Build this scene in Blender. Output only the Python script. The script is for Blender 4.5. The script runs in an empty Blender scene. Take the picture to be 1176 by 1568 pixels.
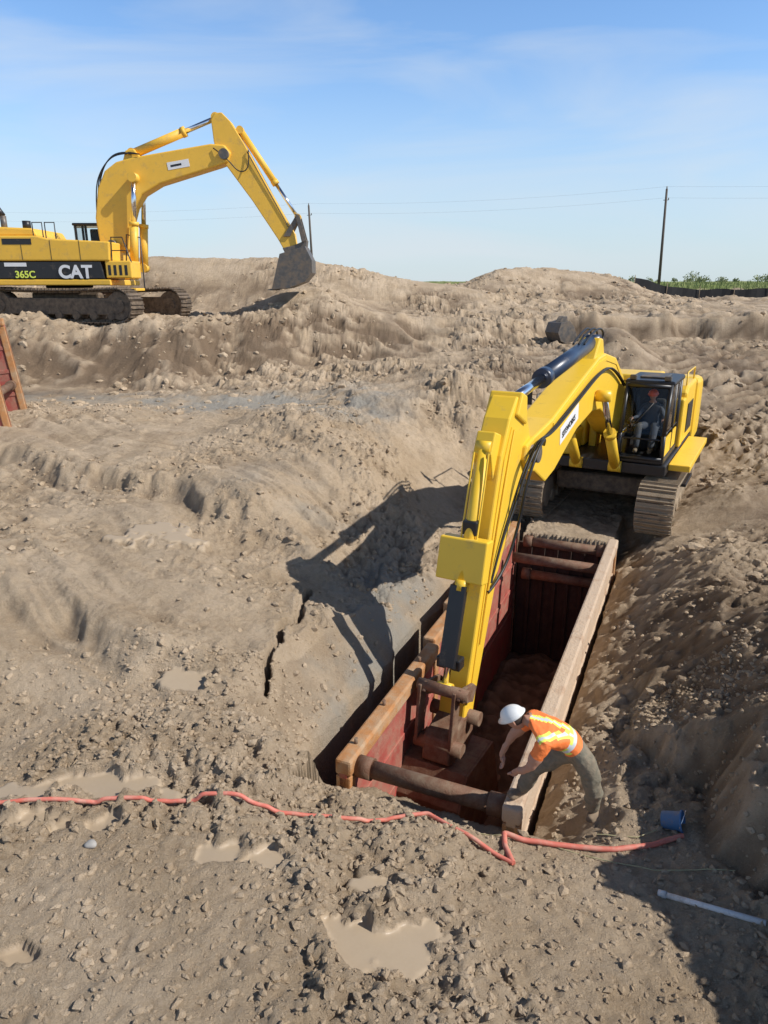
import bpy, bmesh, math, random
import numpy as np
from mathutils import Vector, Matrix
random.seed(7); rng=np.random.default_rng(7)
S=bpy.context.scene
COL=S.collection
S.view_settings.view_transform='Standard'; S.view_settings.look='None'; S.view_settings.exposure=0

# ---------------------------------------------------------------- materials
def newmat(name):
    m=bpy.data.materials.new(name); m.use_nodes=True
    nt=m.node_tree; b=nt.nodes['Principled BSDF']; return m,nt,b
def mat(name,col,rough=.5,metal=0,var=.12,scale=6,dirt=0,dirtcol=(.27,.2,.135),dscale=3,bump=0,bscale=60,spec=.5):
    m,nt,b=newmat(name); N=nt.nodes; L=nt.links
    b.inputs['Roughness'].default_value=rough; b.inputs['Metallic'].default_value=metal
    b.inputs['Specular IOR Level'].default_value=spec
    tc=N.new('ShaderNodeTexCoord')
    n=N.new('ShaderNodeTexNoise'); n.inputs['Scale'].default_value=scale; n.inputs['Detail'].default_value=6
    L.new(tc.outputs['Object'],n.inputs['Vector'])
    r=N.new('ShaderNodeMix'); r.data_type='RGBA'
    r.inputs[6].default_value=(*[c*(1-var) for c in col],1); r.inputs[7].default_value=(*[min(1,c*(1+var)) for c in col],1)
    L.new(n.outputs['Fac'],r.inputs[0])
    out=r.outputs[2]
    if dirt>0:
        n2=N.new('ShaderNodeTexNoise'); n2.inputs['Scale'].default_value=dscale; n2.inputs['Detail'].default_value=9; n2.inputs['Roughness'].default_value=.72
        L.new(tc.outputs['Object'],n2.inputs['Vector'])
        mr=N.new('ShaderNodeMapRange'); c=.72-.42*dirt
        mr.inputs[1].default_value=c-.08; mr.inputs[2].default_value=c+.14; mr.inputs[3].default_value=0; mr.inputs[4].default_value=.8
        L.new(n2.outputs['Fac'],mr.inputs[0])
        r2=N.new('ShaderNodeMix'); r2.data_type='RGBA'; r2.inputs[7].default_value=(*dirtcol,1)
        L.new(mr.outputs[0],r2.inputs[0]); L.new(out,r2.inputs[6]); out=r2.outputs[2]
        mr2=N.new('ShaderNodeMapRange'); mr2.inputs[3].default_value=rough; mr2.inputs[4].default_value=.9
        L.new(mr.outputs[0],mr2.inputs[0]); L.new(mr2.outputs[0],b.inputs['Roughness'])
    L.new(out,b.inputs['Base Color'])
    if bump>0:
        n3=N.new('ShaderNodeTexNoise'); n3.inputs['Scale'].default_value=bscale; n3.inputs['Detail'].default_value=5
        L.new(tc.outputs['Object'],n3.inputs['Vector'])
        bp=N.new('ShaderNodeBump'); bp.inputs['Strength'].default_value=bump; bp.inputs['Distance'].default_value=.02
        L.new(n3.outputs['Fac'],bp.inputs['Height']); L.new(bp.outputs[0],b.inputs['Normal'])
    return m
M_yel=mat('yellow_paint',(.84,.53,.04),.38,0,.05,4,dirt=.18,dscale=3.5,dirtcol=(.45,.31,.12))
M_yel_old=mat('yellow_paint_worn',(.82,.48,.055),.5,0,.08,4,dirt=.25,dscale=3.2,dirtcol=(.45,.30,.12))
M_blk=mat('black_paint',(.018,.018,.02),.4,0,.2,6,dirt=.12)
M_rub=mat('hose_rubber',(.015,.015,.016),.5,0,.2)
M_chr=mat('chrome_rod',(.75,.75,.77),.15,1,.03)
M_cylb=mat('dark_blue_cylinder',(.02,.035,.07),.35,0,.2,5,dirt=.1)
M_steel=mat('track_steel',(.08,.06,.045),.6,.3,.3,8,dirt=.6,dscale=5,bump=.4)
M_trkdirt=mat('track_steel_muddy',(.09,.07,.05),.8,.1,.3,8,dirt=.9,dscale=4,bump=.6,dirtcol=(.40,.31,.21))
M_grey=mat('grey_steel',(.13,.12,.11),.5,.5,.3,8,dirt=.45,dscale=4)
M_rust=mat('rusty_steel',(.17,.085,.05),.7,.2,.45,7,dirt=.5,dscale=5,bump=.3)
M_pitshade=mat('sheeting_pit_shade',(.05,.03,.022),.8,.0,.4,5,dirt=.3,dscale=4,dirtcol=(.10,.07,.05),bump=.5)  # deep pit shade painted into the sheeting colour
M_red=mat('red_worn_paint',(.38,.075,.06),.55,0,.3,3,dirt=.6,dirtcol=(.34,.19,.13),dscale=4.4,bump=.3,bscale=30)
M_orust=mat('orange_rust_rail',(.44,.20,.07),.7,.0,.4,6,dirt=.5,dscale=4,dirtcol=(.45,.34,.22),bump=.4)
M_mudwall=mat('mud_covered_steel',(.36,.21,.12),.8,0,.25,5,dirt=.9,dscale=2.6,dirtcol=(.58,.46,.34),bump=.7,bscale=22)
M_white=mat('white_plastic',(.72,.71,.68),.5,0,.05,5,dirt=.3,dscale=9)
M_decal=mat('decal_white',(.75,.75,.75),.5,0,.03)
M_hose=mat('red_layflat_hose',(.64,.17,.12),.6,0,.15,9,dirt=.45,dscale=6,dirtcol=(.6,.36,.27))
M_blue=mat('blue_plastic',(.06,.17,.36),.5,0,.15,9,dirt=.3,dscale=9)
M_wood=mat('weathered_pole_wood',(.10,.08,.065),.85,0,.3,3)
M_wire=mat('wire',(.2,.2,.22),.6)
M_skin=mat('skin',(.42,.22,.15),.55,0,.08)
M_vest=mat('hi_vis_orange',(.95,.22,.05),.7,0,.08,14,bump=.7,bscale=14)
M_vyel=mat('hi_vis_lime',(.72,.82,.12),.7,0,.06)
M_vsil=mat('reflective_silver',(.62,.64,.66),.35,0,.05)
M_pants=mat('work_trousers',(.19,.17,.125),.9,0,.4,16,dirt=.4,dscale=8,bump=1.0,bscale=16)
M_boot=mat('work_boot',(.16,.12,.08),.8,0,.3,12,dirt=.6,dscale=8)
M_helm=mat('hard_hat_white',(.78,.78,.76),.3,0,.03)
M_helmr=mat('hard_hat_red',(.8,.12,.04),.35,0,.03)
M_dark=mat('dark_clothing',(.05,.055,.07),.8,0,.2)
M_hair=mat('hair',(.05,.03,.02),.8)
M_seat=mat('seat_fabric',(.03,.03,.03),.9)
M_cord=mat('extension_cord',(.4,.36,.2),.6)
M_fence=mat('silt_fence_fabric',(.012,.012,.013),.8)
M_post=mat('wooden_stake',(.3,.22,.14),.8)
M_stone=mat('pebble',(.36,.34,.31),.8,0,.2)
def glassmat():
    m=bpy.data.materials.new('cab_glass'); m.use_nodes=True; nt=m.node_tree; N=nt.nodes; L=nt.links
    N.remove(N['Principled BSDF'])
    t=N.new('ShaderNodeBsdfTransparent'); t.inputs[0].default_value=(.93,.95,.95,1)
    g=N.new('ShaderNodeBsdfGlossy'); g.inputs['Roughness'].default_value=.05
    mx=N.new('ShaderNodeMixShader'); f=N.new('ShaderNodeFresnel'); f.inputs[0].default_value=1.3
    L.new(f.outputs[0],mx.inputs[0]); L.new(t.outputs[0],mx.inputs[1]); L.new(g.outputs[0],mx.inputs[2])
    L.new(mx.outputs[0],N['Material Output'].inputs[0]); return m
M_glass=glassmat()

# ---------------------------------------------------------------- helpers
def empty(name,loc,rz=0):
    e=bpy.data.objects.new(name,None); COL.objects.link(e); e.location=loc; e.rotation_euler=(0,0,rz); e.empty_display_size=.2
    return e
def addobj(name,me,parent=None,mats=(),smooth=False):
    o=bpy.data.objects.new(name,me); COL.objects.link(o)
    for m in mats: me.materials.append(m)
    if parent: o.parent=parent
    if smooth:
        for p in me.polygons: p.use_smooth=True
    return o
def bevel(o,w,seg=2):
    if w>0:
        b=o.modifiers.new('b','BEVEL'); b.width=w; b.segments=seg; b.limit_method='ANGLE'; b.angle_limit=math.radians(35)
def prism(name,pts,y0,y1,parent,m,bv=.03):
    """side profile (x,z) extruded from y0 to y1"""
    n=len(pts); me=bpy.data.meshes.new(name)
    V=[(x,y0,z) for x,z in pts]+[(x,y1,z) for x,z in pts]
    F=[list(range(n)),list(range(2*n-1,n-1,-1))]+[[i,i+n,(i+1)%n+n,(i+1)%n] for i in range(n)]
    me.from_pydata(V,[],F)
    bm=bmesh.new(); bm.from_mesh(me); bmesh.ops.recalc_face_normals(bm,faces=bm.faces); bm.to_mesh(me); bm.free()
    o=addobj(name,me,parent,[m]); bevel(o,bv); return o
def box(name,x0,x1,y0,y1,z0,z1,parent,m,bv=.02):
    return prism(name,[(x0,z0),(x1,z0),(x1,z1),(x0,z1)],y0,y1,parent,m,bv)
def cyl(name,p0,p1,r,parent,m,seg=20,r2=None):
    p0=Vector(p0);p1=Vector(p1); d=p1-p0
    bm=bmesh.new(); bmesh.ops.create_cone(bm,cap_ends=True,segments=seg,radius1=r,radius2=r if r2 is None else r2,depth=d.length)
    me=bpy.data.meshes.new(name); bm.to_mesh(me); bm.free()
    me.transform(Matrix.Translation((p0+p1)/2)@d.to_track_quat('Z','Y').to_matrix().to_4x4())
    for p in me.polygons: p.use_smooth=len(p.vertices)==4
    return addobj(name,me,parent,[m])
def tube(name,pts,r,parent,m,smooth=True,res=3):
    cu=bpy.data.curves.new(name,'CURVE'); cu.dimensions='3D'; cu.bevel_depth=r; cu.bevel_resolution=res; cu.use_fill_caps=True
    if smooth:
        sp=cu.splines.new('NURBS'); sp.points.add(len(pts)-1); sp.order_u=3; sp.use_endpoint_u=True
        cu.resolution_u=6
    else:
        sp=cu.splines.new('POLY'); sp.points.add(len(pts)-1)
    for i,p in enumerate(pts): sp.points[i].co=(*p,1)
    o=bpy.data.objects.new(name,cu); COL.objects.link(o); cu.materials.append(m)
    if parent:o.parent=parent
    return o
def text(name,s,size,loc,rot,parent,m,ext=.006,off=.02):
    cu=bpy.data.curves.new(name,'FONT'); cu.body=s; cu.size=size; cu.extrude=ext; cu.offset=off*size
    o=bpy.data.objects.new(name,cu); COL.objects.link(o); o.location=loc; o.rotation_euler=rot; cu.materials.append(m); o.parent=parent; return o
def meshnp(name,V,F,mats=(),smooth=False):
    V=np.asarray(V,np.float32);F=np.asarray(F,np.int32)
    me=bpy.data.meshes.new(name); k=F.shape[1]
    me.vertices.add(len(V)); me.vertices.foreach_set('co',V.ravel())
    me.loops.add(F.size); me.loops.foreach_set('vertex_index',F.ravel())
    me.polygons.add(len(F)); me.polygons.foreach_set('loop_start',np.arange(0,F.size,k,dtype=np.int32))
    me.polygons.foreach_set('loop_total',np.full(len(F),k,np.int32))
    me.polygons.foreach_set('use_smooth',np.full(len(F),smooth,bool))
    me.update(calc_edges=True)
    o=bpy.data.objects.new(name,me); COL.objects.link(o)
    for m in mats: me.materials.append(m)
    return o

# ---------------------------------------------------------------- noise
def h2(ix,iy,seed):
    n=(ix.astype(np.int64)*374761393+iy.astype(np.int64)*668265263+seed*1442695041)&0x7fffffff
    n=((n^(n>>13))*1274126177)&0x7fffffff
    n=((n^(n>>15))*974634777)&0x7fffffff
    return ((n^(n>>12))&0xffff)/65535.0
def vn(x,y,seed):
    ix=np.floor(x);iy=np.floor(y);fx=x-ix;fy=y-iy
    fx=fx*fx*fx*(fx*(fx*6-15)+10);fy=fy*fy*fy*(fy*(fy*6-15)+10)
    a=h2(ix,iy,seed);b=h2(ix+1,iy,seed);c=h2(ix,iy+1,seed);d=h2(ix+1,iy+1,seed)
    return (a*(1-fx)+b*fx)*(1-fy)+(c*(1-fx)+d*fx)*fy
def fbm(x,y,o,seed,g=.5):
    s=0;a=1;t=0;X=x;Y=y
    for i in range(o):
        s=s+a*(vn(X,Y,seed+i)*2-1);t+=a;a*=g
        X,Y=(X*1.6-Y*1.2)+3.7,(X*1.2+Y*1.6)+9.1
    return s/t
def lumps(x,y,c,seed,dens=.6):
    wx=x+fbm(x*1.6/c,y*1.6/c,2,seed+7)*c*.28; wy=y+fbm(x*1.6/c+9,y*1.6/c,2,seed+8)*c*.28
    X=wx/c;Y=wy/c;ix=np.floor(X);iy=np.floor(Y);out=np.zeros_like(x)
    for di in(-1,0,1):
        for dj in(-1,0,1):
            cx=ix+di;cy=iy+dj
            px=cx+h2(cx,cy,seed);py=cy+h2(cx,cy,seed+1);r=.18+.5*h2(cx,cy,seed+2)**2
            on=h2(cx,cy,seed+3)<dens
            ax=.7+.6*h2(cx,cy,seed+4)
            d2=((X-px)*ax)**2+((Y-py)/ax)**2
            out=np.maximum(out,np.where(on,np.minimum(np.sqrt(np.maximum(0,r*r-d2)),r*.75),0))
    return out*c
def ss(t): t=np.clip(t,0,1); return t*t*(3-2*t)

CP=np.array([
(-4,0,-4.5),(0,0,-4.55),(4,0,-4.0),(-9,0,-4.4),(-12,8,-4.0),(-16,16,-3.4),(-3.5,3.5,-4.5),(0,3.5,-4.58),(2.6,3.7,-4.75),
(-3.5,5.4,-4.5),(-1.2,5.3,-4.55),(0,5.2,-4.7),(1.2,5.2,-4.92),(2.1,5.4,-5.03),(2.1,6.0,-5.1),(2.9,5.4,-4.92),(1.2,5.6,-5.0),(.3,6.0,-4.95),
(-4.2,6.7,-4.45),(-2,6.7,-4.46),(-.9,6.5,-4.72),(-2.3,7.9,-4.33),(-1.31,8.1,-4.43),(-4.6,7.6,-4.16),(-5.2,8.9,-3.9),(-2.67,9.3,-4.06),
(-1.4,10.3,-4.4),(-.33,12,-4.6),(-6.25,11,-3.65),(-3.2,11.5,-3.81),(-1.63,12.3,-3.95),(-.41,15.5,-3.65),(.8,15.3,-4.7),(1.9,16.6,-4.85),
(-8.3,15,-3.49),(-9.5,17.5,-3.24),(-4.06,15,-3.49),(-5.45,20.5,-3.2),(-2.6,20.5,-3.15),(-12.1,22.5,-3.1),(-6.05,23,-3.0),(-18,23,-3.0),
(.3,27,-2.3),(2.4,24,-2.5),(-1.9,23.5,-2.85),(1.1,20,-3.15),(3.2,21,-2.85),(1.6,18,-3.9),(.3,18,-3.2),(7,30,-2.05),(7,26,-2.2),(9.6,26,-2.45),(13.8,26,-2.45),
(9.5,20,-3.7),(11,20,-3.6),(7.8,15.5,-4.36),(9,15.5,-4.3),(5.8,11.7,-4.5),(6.9,11.7,-4.45),(5.6,13.4,-5.03),(4.3,14.3,-5.05),(4.6,17,-5.05),(5,19.5,-4.8),(3,15.4,-5.05),(6.6,16,-5.05),(7.6,18.2,-4.7),(6.6,20.5,-4.2),
(4.15,11,-4.75),(3.5,9.4,-5.1),(2.9,8.1,-5.35),(2.8,7.2,-5.3),(2.96,6.56,-5.2),(4.2,9.2,-4.5),(5.2,8.8,-4.3),(12,5,-3.8),(8,5,-4.2),(14,14,-3.5),(18,20,-3.0),(20,28,-2.3),(5.85,10,-4.35),(8,10,-4.2)],float)
def phi(r2): return np.sqrt(r2+.16)
_A=phi((CP[:,None,0]-CP[None,:,0])**2+(CP[:,None,1]-CP[None,:,1])**2)
_n=len(CP); _P=np.c_[np.ones(_n),CP[:,:2]]
_K=np.zeros((_n+3,_n+3));_K[:_n,:_n]=_A;_K[:_n,_n:]=_P;_K[_n:,:_n]=_P.T
W=np.linalg.solve(_K,np.r_[CP[:,2],0,0,0])
def rbf(x,y):
    xc=np.clip(x,-22,22);yc=np.clip(y,-2,32); s=W[_n]+W[_n+1]*xc+W[_n+2]*yc
    for i in range(_n): s=s+W[i]*phi((xc-CP[i,0])**2+(yc-CP[i,1])**2)
    return s
OB=np.array([-.46,6.69]); AX=np.array([.3992,.9169]); LB=8.8; WB=1.9
def tw(x,y):
    dx=x-OB[0];dy=y-OB[1]; return dx*AX[0]+dy*AX[1], dx*AX[1]-dy*AX[0]
CR=[(-1.16,10.15),(-1.2,9.7),(-1.22,9.2),(-1.43,8.85),(-1.38,8.4),(-1.46,8.0),(-1.42,7.45)]
PUD=[(-1.14,4.82,.36,.16),(.02,4.06,.46,.28),(-2.75,5.62,.8,.17),(-3.1,5.15,.7,.17),(-.1,4.6,.2,.1),(-2.6,3.85,.2,.12),(-2.2,7.4,.4,.2),(-3.7,11,.7,.5)]
EQ=(5.6,17.0)
def H(x,y):
    x=np.asarray(x,float);y=np.asarray(y,float)
    B=rbf(x,y)
    wig=fbm(x*.25,x*0+3,3,11)*1.3+fbm(x*.8,y*.3,2,12)*.4
    foot=np.interp(x,[-30,-7,-2,3,6,7.5,30],[23.3,23.3,25.2,27.2,29,29.6,29.8])+wig*np.interp(x,[0,7],[1,.6])
    wd=np.interp(x,[-30,-4,3,6,7.5],[3.7,3.7,3.4,1.4,.3])
    Mk=np.clip((y-foot)/wd,0,1); Mk=.6*Mk+.4*ss(Mk)
    pl=np.interp(y,[20,33,46,100,250,4000],[-1.2,-1.15,-.72,.35,1.9,1.9])
    z=B*(1-Mk)+pl*Mk
    def g(cx,cy,sx,sy,h): return h*np.exp(-(np.abs((x-cx)/sx)**2.4)-(np.abs((y-cy)/sy)**2.2))
    hp=g(-9.5,38,6.5,3.2,2.2)+g(-3.8,36.5,3.5,3.4,.85)+g(1.5,37,5,3,1.22)+g(-3.2,30.8,2.4,2.2,1.1)+g(-19,39,7,3,1.3)
    hp=hp+g(8.0,47,2.6,4,1.35)+g(12.6,47.5,3.6,4.2,1.6)+g(5,44,3.4,3,.9)+g(8.5,26.5,.9,2.4,.8)
    z=z+hp
    t,w=tw(x,y)
    far=ss((y-9)/12)
    rag=fbm(x*2.3,y*2.3,4,120)
    lip=np.interp(x,[-20,-8.3,-4.65,-1.9,-.8],[16,15,13.4,11.8,10.5])+fbm(x*.7,x*0+7,4,150)*.9
    d=y-lip; z=z+.19*np.tanh(d/.18)*np.exp(-(d/2.2)**2)*ss((-x-.9)/1.5)
    lip=np.interp(x,[-9,-4,-1.6],[9.6,8.3,7.0])+fbm(x*.9,x*0+17,4,151)*.7
    d=y-lip; z=z+.11*np.tanh(d/.15)*np.exp(-(d/1.4)**2)*ss((-x-1.8)/1.)
    lip=np.interp(x,[-6,0,3,6],[21.7,19.4,18.8,22.])+fbm(x*.7,x*0+27,4,152)*1.2
    d=y-lip; z=z+.2*np.tanh(d/.5)*np.exp(-(d/2.4)**2)*ss((x+2.5)/2)*ss((6.5-x)/1)
    pm=np.zeros_like(x)
    for cx,cy,rx,ry in PUD:
        d=((x-cx)/rx)**2+((y-cy)/ry)**2+fbm(x*4.5,y*4.5,4,41)*1.9
        pm=np.maximum(pm,ss((1.0-d)/.45))
    plat=np.exp(-(((x-EQ[0])/3.2)**4+((y-16.5)/3.6)**4))
    shelf=np.exp(-(((x+7)/6)**4+((y-20.6)/1.9)**4))
    bank=np.clip(4*Mk*(1-Mk),0,1)
    calm=(1-.65*plat)*(1-.6*shelf)*(1-.45*ss(hp/1.0))
    dm=ss(fbm(x*.5,y*.5,3,31)*1.8+.5)
    st=ss((-x-.3)/1)*ss((y-6.3)/1)*ss((22-y)/2)
    rough=(.35+.9*dm)*(1-.5*st)*(1-.3*bank)
    nf=np.interp(y,[3,7,14,25,60,120],[.5,.65,.85,1,1,.2])
    n=fbm(x*.45,y*.45,4,1)*.24*nf
    rg=1-np.abs(fbm(x*1.1,y*1.1,5,5,.55)); n=n+(rg-.75)*.25*nf*rough
    n=n+fbm(x*3.3,y*3.3,5,8,.62)*.11*rough*(.6+.4*nf)
    n=n+fbm(x*15,y*15,4,9,.7)*.032*(.35+.65*rough)
    l=lumps(x,y,.10,50,.85)*.75+lumps(x+7,y,.22,60,.5)*.5
    l2=lumps(x,y,.5,70,.4)*.45; l3=lumps(x,y,1.1,80,.4)*.4
    n=n+l*rough*np.interp(y,[3,20,40],[.9,1,.6])+l2*dm*(1-.5*st)*np.interp(y,[3,8,14],[.2,.6,1])+l3*far*np.interp(x,[-6,0,6],[.35,.6,1.0])*(1-.5*bank)
    n=n-np.abs(fbm(x*.45+y*.5,y*.4-x*.3,3,90))*.6*bank*np.interp(x,[5,8],[1,.5])
    br=np.exp(-(((w-3.0)/.9)**2))*ss(t/1.5)*ss((10-t)/2)
    n=n+(lumps(x,y,.6,97,.8)*1.0+lumps(x+3,y,.33,98,.8)*.8)*br
    ru=ss((x-7.6)/1)*ss((y-12)/3)*(1-Mk)
    n=n+ru*.10*np.sin((y*.92-x*.38)*13+fbm(x,y,2,99)*5)*ss(np.sin(x*1.9+y*.8+fbm(x*.5,y*.5,2,96)*3)*3)
    sa=(x*.6+y*.8)+fbm(x*.3,y*.3,2,104)*.8; sb=(x*.8-y*.6)
    n=n+st*(.14*fbm(sa*1.7,sb*.22,3,101)+.05*fbm(sa*7,sb*.45,2,106)*ss(fbm(x*.6,y*.6,2,107)*3+.4))
    flat=np.exp(-(((x-2.1)/.25)**2+((y-5.96)/.25)**2)**2)
    # tall cut bank beyond the worker's right
    fx_=3.0+np.maximum(0,5.2-y)*.22+fbm(y*1.1,y*0+5,4,160)*.3+np.maximum(0,y-7.2)*.35+rag*.10
    cap=np.interp(y,[0,2,6.6,7.8,8.8,9.6],[-2.3,-2.25,-2.5,-3.3,-4.15,-4.9])
    bk=np.minimum(-5.15+2.1*(x-fx_),cap+.12*(x-5))
    kz=ss((x-fx_)/.12)*(y<10.5)*(y>-6)
    nb=(n*.6+lumps(x,y,.35,165,.7)*.3-np.abs(fbm(y*1.6,z*.3,3,166))*.25)
    z=z+n*calm*(1-flat)
    z=np.where(kz>0,np.maximum(z,(bk+nb)*kz+z*(1-kz)),z)
    z=z*(1-flat)+(-5.1)*flat
    z=z*(1-pm)+(B-.02+fbm(x*1.5,y*1.5,2,43)*.012)*pm
    gl=.58+.16*fbm(x*1.3,y*1.3,2,121)+.03*rag-.2*ss((t-4)/3)
    zn=ss((t+.35)/.5)*ss((LB+2.4-t)/1.5)
    lim=-5.3+.95*(-w-gl)+.08*rag
    z=np.where((w<0)&(zn>0),z*(1-zn)+np.minimum(z,np.maximum(lim,-7.6))*zn,z)
    lim2=-5.7+.8*(w-WB-.15)+.15*rag+lumps(x,y,.25,170,.7)*.4
    z=np.where((w>WB)&(zn>0),z*(1-zn)+np.minimum(z,lim2)*zn,z)
    nz_=(t<.3)&(w>-.25)&(w<WB+.15)
    z=np.where(nz_,np.minimum(z,-5.34+.9*np.maximum(0,-t-.05)+.08*rag),z)
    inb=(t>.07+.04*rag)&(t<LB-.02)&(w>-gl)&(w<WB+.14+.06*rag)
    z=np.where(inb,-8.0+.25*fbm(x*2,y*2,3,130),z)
    cd=np.full_like(x,9.)
    for (ax,ay),(bx,by) in zip(CR[:-1],CR[1:]):
        L2=(bx-ax)**2+(by-ay)**2;tt=np.clip(((x-ax)*(bx-ax)+(y-ay)*(by-ay))/L2,0,1)
        cd=np.minimum(cd,np.hypot(x-ax-tt*(bx-ax),y-ay-tt*(by-ay)))
    cw=.045+.045*fbm(x*5,y*5,3,140)
    z=z-.45*ss((cw-cd)/.03)
    z=z+.05*np.exp(-(cd/.25)**2)*(x<-1.3)
    return z,pm,Mk,t,w,inb,dm,kz
def gz(x,y):
    return float(H(np.array([x]),np.array([y]))[0][0])

def axis(parts):
    out=[parts[0][0]]
    for end,f in parts[1:]:
        while out[-1]<end: out.append(out[-1]+f(out[-1]))
    return np.array(out)
half=axis([(0,),(4.6,lambda v:.023),(16,lambda v:.0055*v),(40,lambda v:.009*v),(4000,lambda v:.06*v)])
xs=np.r_[-half[:0:-1],half]
ys=axis([(-60,),(0,lambda v:3),(3.1,lambda v:.25),(9,lambda v:.020),(20,lambda v:.0025*v),(55,lambda v:.0045*v),(4500,lambda v:.05*v)])
XX,YY=np.meshgrid(xs,ys); nx=len(xs);ny=len(ys)
Z,PM,MK,T,Wd,INB,DM,KZ=H(XX.ravel(),YY.ravel())
idx=np.arange(nx*ny).reshape(ny,nx)
F=np.stack([idx[:-1,:-1],idx[:-1,1:],idx[1:,1:],idx[1:,:-1]],-1).reshape(-1,4)
V=np.stack([XX.ravel(),YY.ravel(),Z],-1)
x=XX.ravel();y=YY.ravel()
# soil relief: clod shade painted into the colour, hollows darker, crumbs lighter
Zg=Z.reshape(ny,nx)
def boxblur(A,k):
    P=np.pad(A,((k,k),(k,k)),'edge').astype(np.float64)
    c=np.cumsum(P,0);c=np.vstack([np.zeros((1,c.shape[1])),c]);A1=(c[2*k+1:]-c[:-2*k-1])/(2*k+1)
    c=np.cumsum(A1,1);c=np.hstack([np.zeros((c.shape[0],1)),c]);return (c[:,2*k+1:]-c[:,:-2*k-1])/(2*k+1)
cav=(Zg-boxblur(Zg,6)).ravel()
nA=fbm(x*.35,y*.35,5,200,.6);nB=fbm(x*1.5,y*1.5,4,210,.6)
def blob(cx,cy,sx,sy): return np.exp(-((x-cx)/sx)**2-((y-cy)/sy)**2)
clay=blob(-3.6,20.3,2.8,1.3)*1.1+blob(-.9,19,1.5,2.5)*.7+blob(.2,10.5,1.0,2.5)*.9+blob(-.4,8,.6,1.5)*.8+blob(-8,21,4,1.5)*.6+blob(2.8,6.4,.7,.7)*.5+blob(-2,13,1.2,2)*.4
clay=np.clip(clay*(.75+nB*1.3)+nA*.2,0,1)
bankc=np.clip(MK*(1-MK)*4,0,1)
dark=np.clip(bankc*np.interp(x,[-8,-4,0,3,6,8],[1.25,1.0,.55,.15,.3,1])*(.8+nB)+blob(-12,21.8,7,1.2)*.6+ss((x-2.3)/1.5)*ss((30-y)/3)*.42+nA*np.interp(y,[5,10],[.35,.7])+nB*.3+DM*.1+np.where((Wd<0)&(Wd>-1.3)&(T>0)&(T<10),.35,0)+ss((y-20)/6)*.22+INB*.8+KZ*.45-np.clip(cav*9,-.35,.3)-.12,0,1)  # dark soil tones, plus painted shade on the pit floor and in hollows
gr=ss((y-60+nB*4)/14)
def srf(nm_,v,me):
    a=me.attributes.new(nm_,'FLOAT','POINT'); a.data.foreach_set('value',np.asarray(v,np.float32))
def groundmat(name,useattr=True):
    m,nt,b=newmat(name);N=nt.nodes;L=nt.links
    b.inputs['Roughness'].default_value=.92; b.inputs['Specular IOR Level'].default_value=.25
    tc=N.new('ShaderNodeTexCoord')
    def noise(s,d=8,r=.6):
        n=N.new('ShaderNodeTexNoise');n.inputs['Scale'].default_value=s;n.inputs['Detail'].default_value=d;n.inputs['Roughness'].default_value=r
        L.new(tc.outputs['Object'],n.inputs['Vector']);return n.outputs['Fac']
    def ramp(f,a,bb,lo=0,hi=1):
        r=N.new('ShaderNodeMapRange');r.inputs[1].default_value=a;r.inputs[2].default_value=bb;r.inputs[3].default_value=lo;r.inputs[4].default_value=hi;L.new(f,r.inputs[0]);return r.outputs[0]
    def mix(f,a,c):
        r=N.new('ShaderNodeMix');r.data_type='RGBA'
        if isinstance(f,float): r.inputs[0].default_value=f
        else: L.new(f,r.inputs[0])
        for i,v in((6,a),(7,c)):
            if isinstance(v,tuple): r.inputs[i].default_value=(*v,1)
            else: L.new(v,r.inputs[i])
        return r.outputs[2]
    c=mix(ramp(noise(.9),.38,.62),(.46,.345,.225),(.57,.445,.31))
    c=mix(ramp(noise(7,9,.7),.45,.7,0,.5),c,(.33,.235,.15))
    c=mix(ramp(noise(40,5,.7),.5,.75,0,.55),c,(.66,.54,.40))
    def attr(n_):
        a=N.new('ShaderNodeAttribute');a.attribute_name=n_;return a.outputs['Fac']
    if useattr:
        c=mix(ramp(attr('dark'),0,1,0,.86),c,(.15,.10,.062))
        c=mix(ramp(attr('clay'),.15,.9,0,.8),c,(.34,.325,.285))
        c=mix(ramp(attr('wet'),0,1,0,.85),c,(.38,.30,.21))
        gcol=mix(ramp(noise(.15),.4,.6),(.17,.22,.055),(.30,.30,.12))
        c=mix(attr('grass'),c,gcol)
        rr=ramp(attr('wet'),.3,1,.92,.3); L.new(rr,b.inputs['Roughness'])
    L.new(c,b.inputs['Base Color'])
    bp=N.new('ShaderNodeBump');bp.inputs['Distance'].default_value=.06
    if useattr: L.new(ramp(attr('wet'),.3,1,1.0,.04),bp.inputs['Strength'])
    else: bp.inputs['Strength'].default_value=.8
    ad=N.new('ShaderNodeMath');ad.operation='ADD'
    L.new(noise(16,9,.78),ad.inputs[0])
    s2=N.new('ShaderNodeMath');s2.operation='MULTIPLY';s2.inputs[1].default_value=.4;L.new(noise(80,4,.7),s2.inputs[0]);L.new(s2.outputs[0],ad.inputs[1])
    L.new(ad.outputs[0],bp.inputs['Height']);L.new(bp.outputs[0],b.inputs['Normal'])
    return m
MG=groundmat('excavated_soil')
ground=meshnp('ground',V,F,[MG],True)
srf('clay',clay,ground.data);srf('dark',dark,ground.data);srf('wet',PM,ground.data);srf('grass',gr,ground.data)

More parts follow.
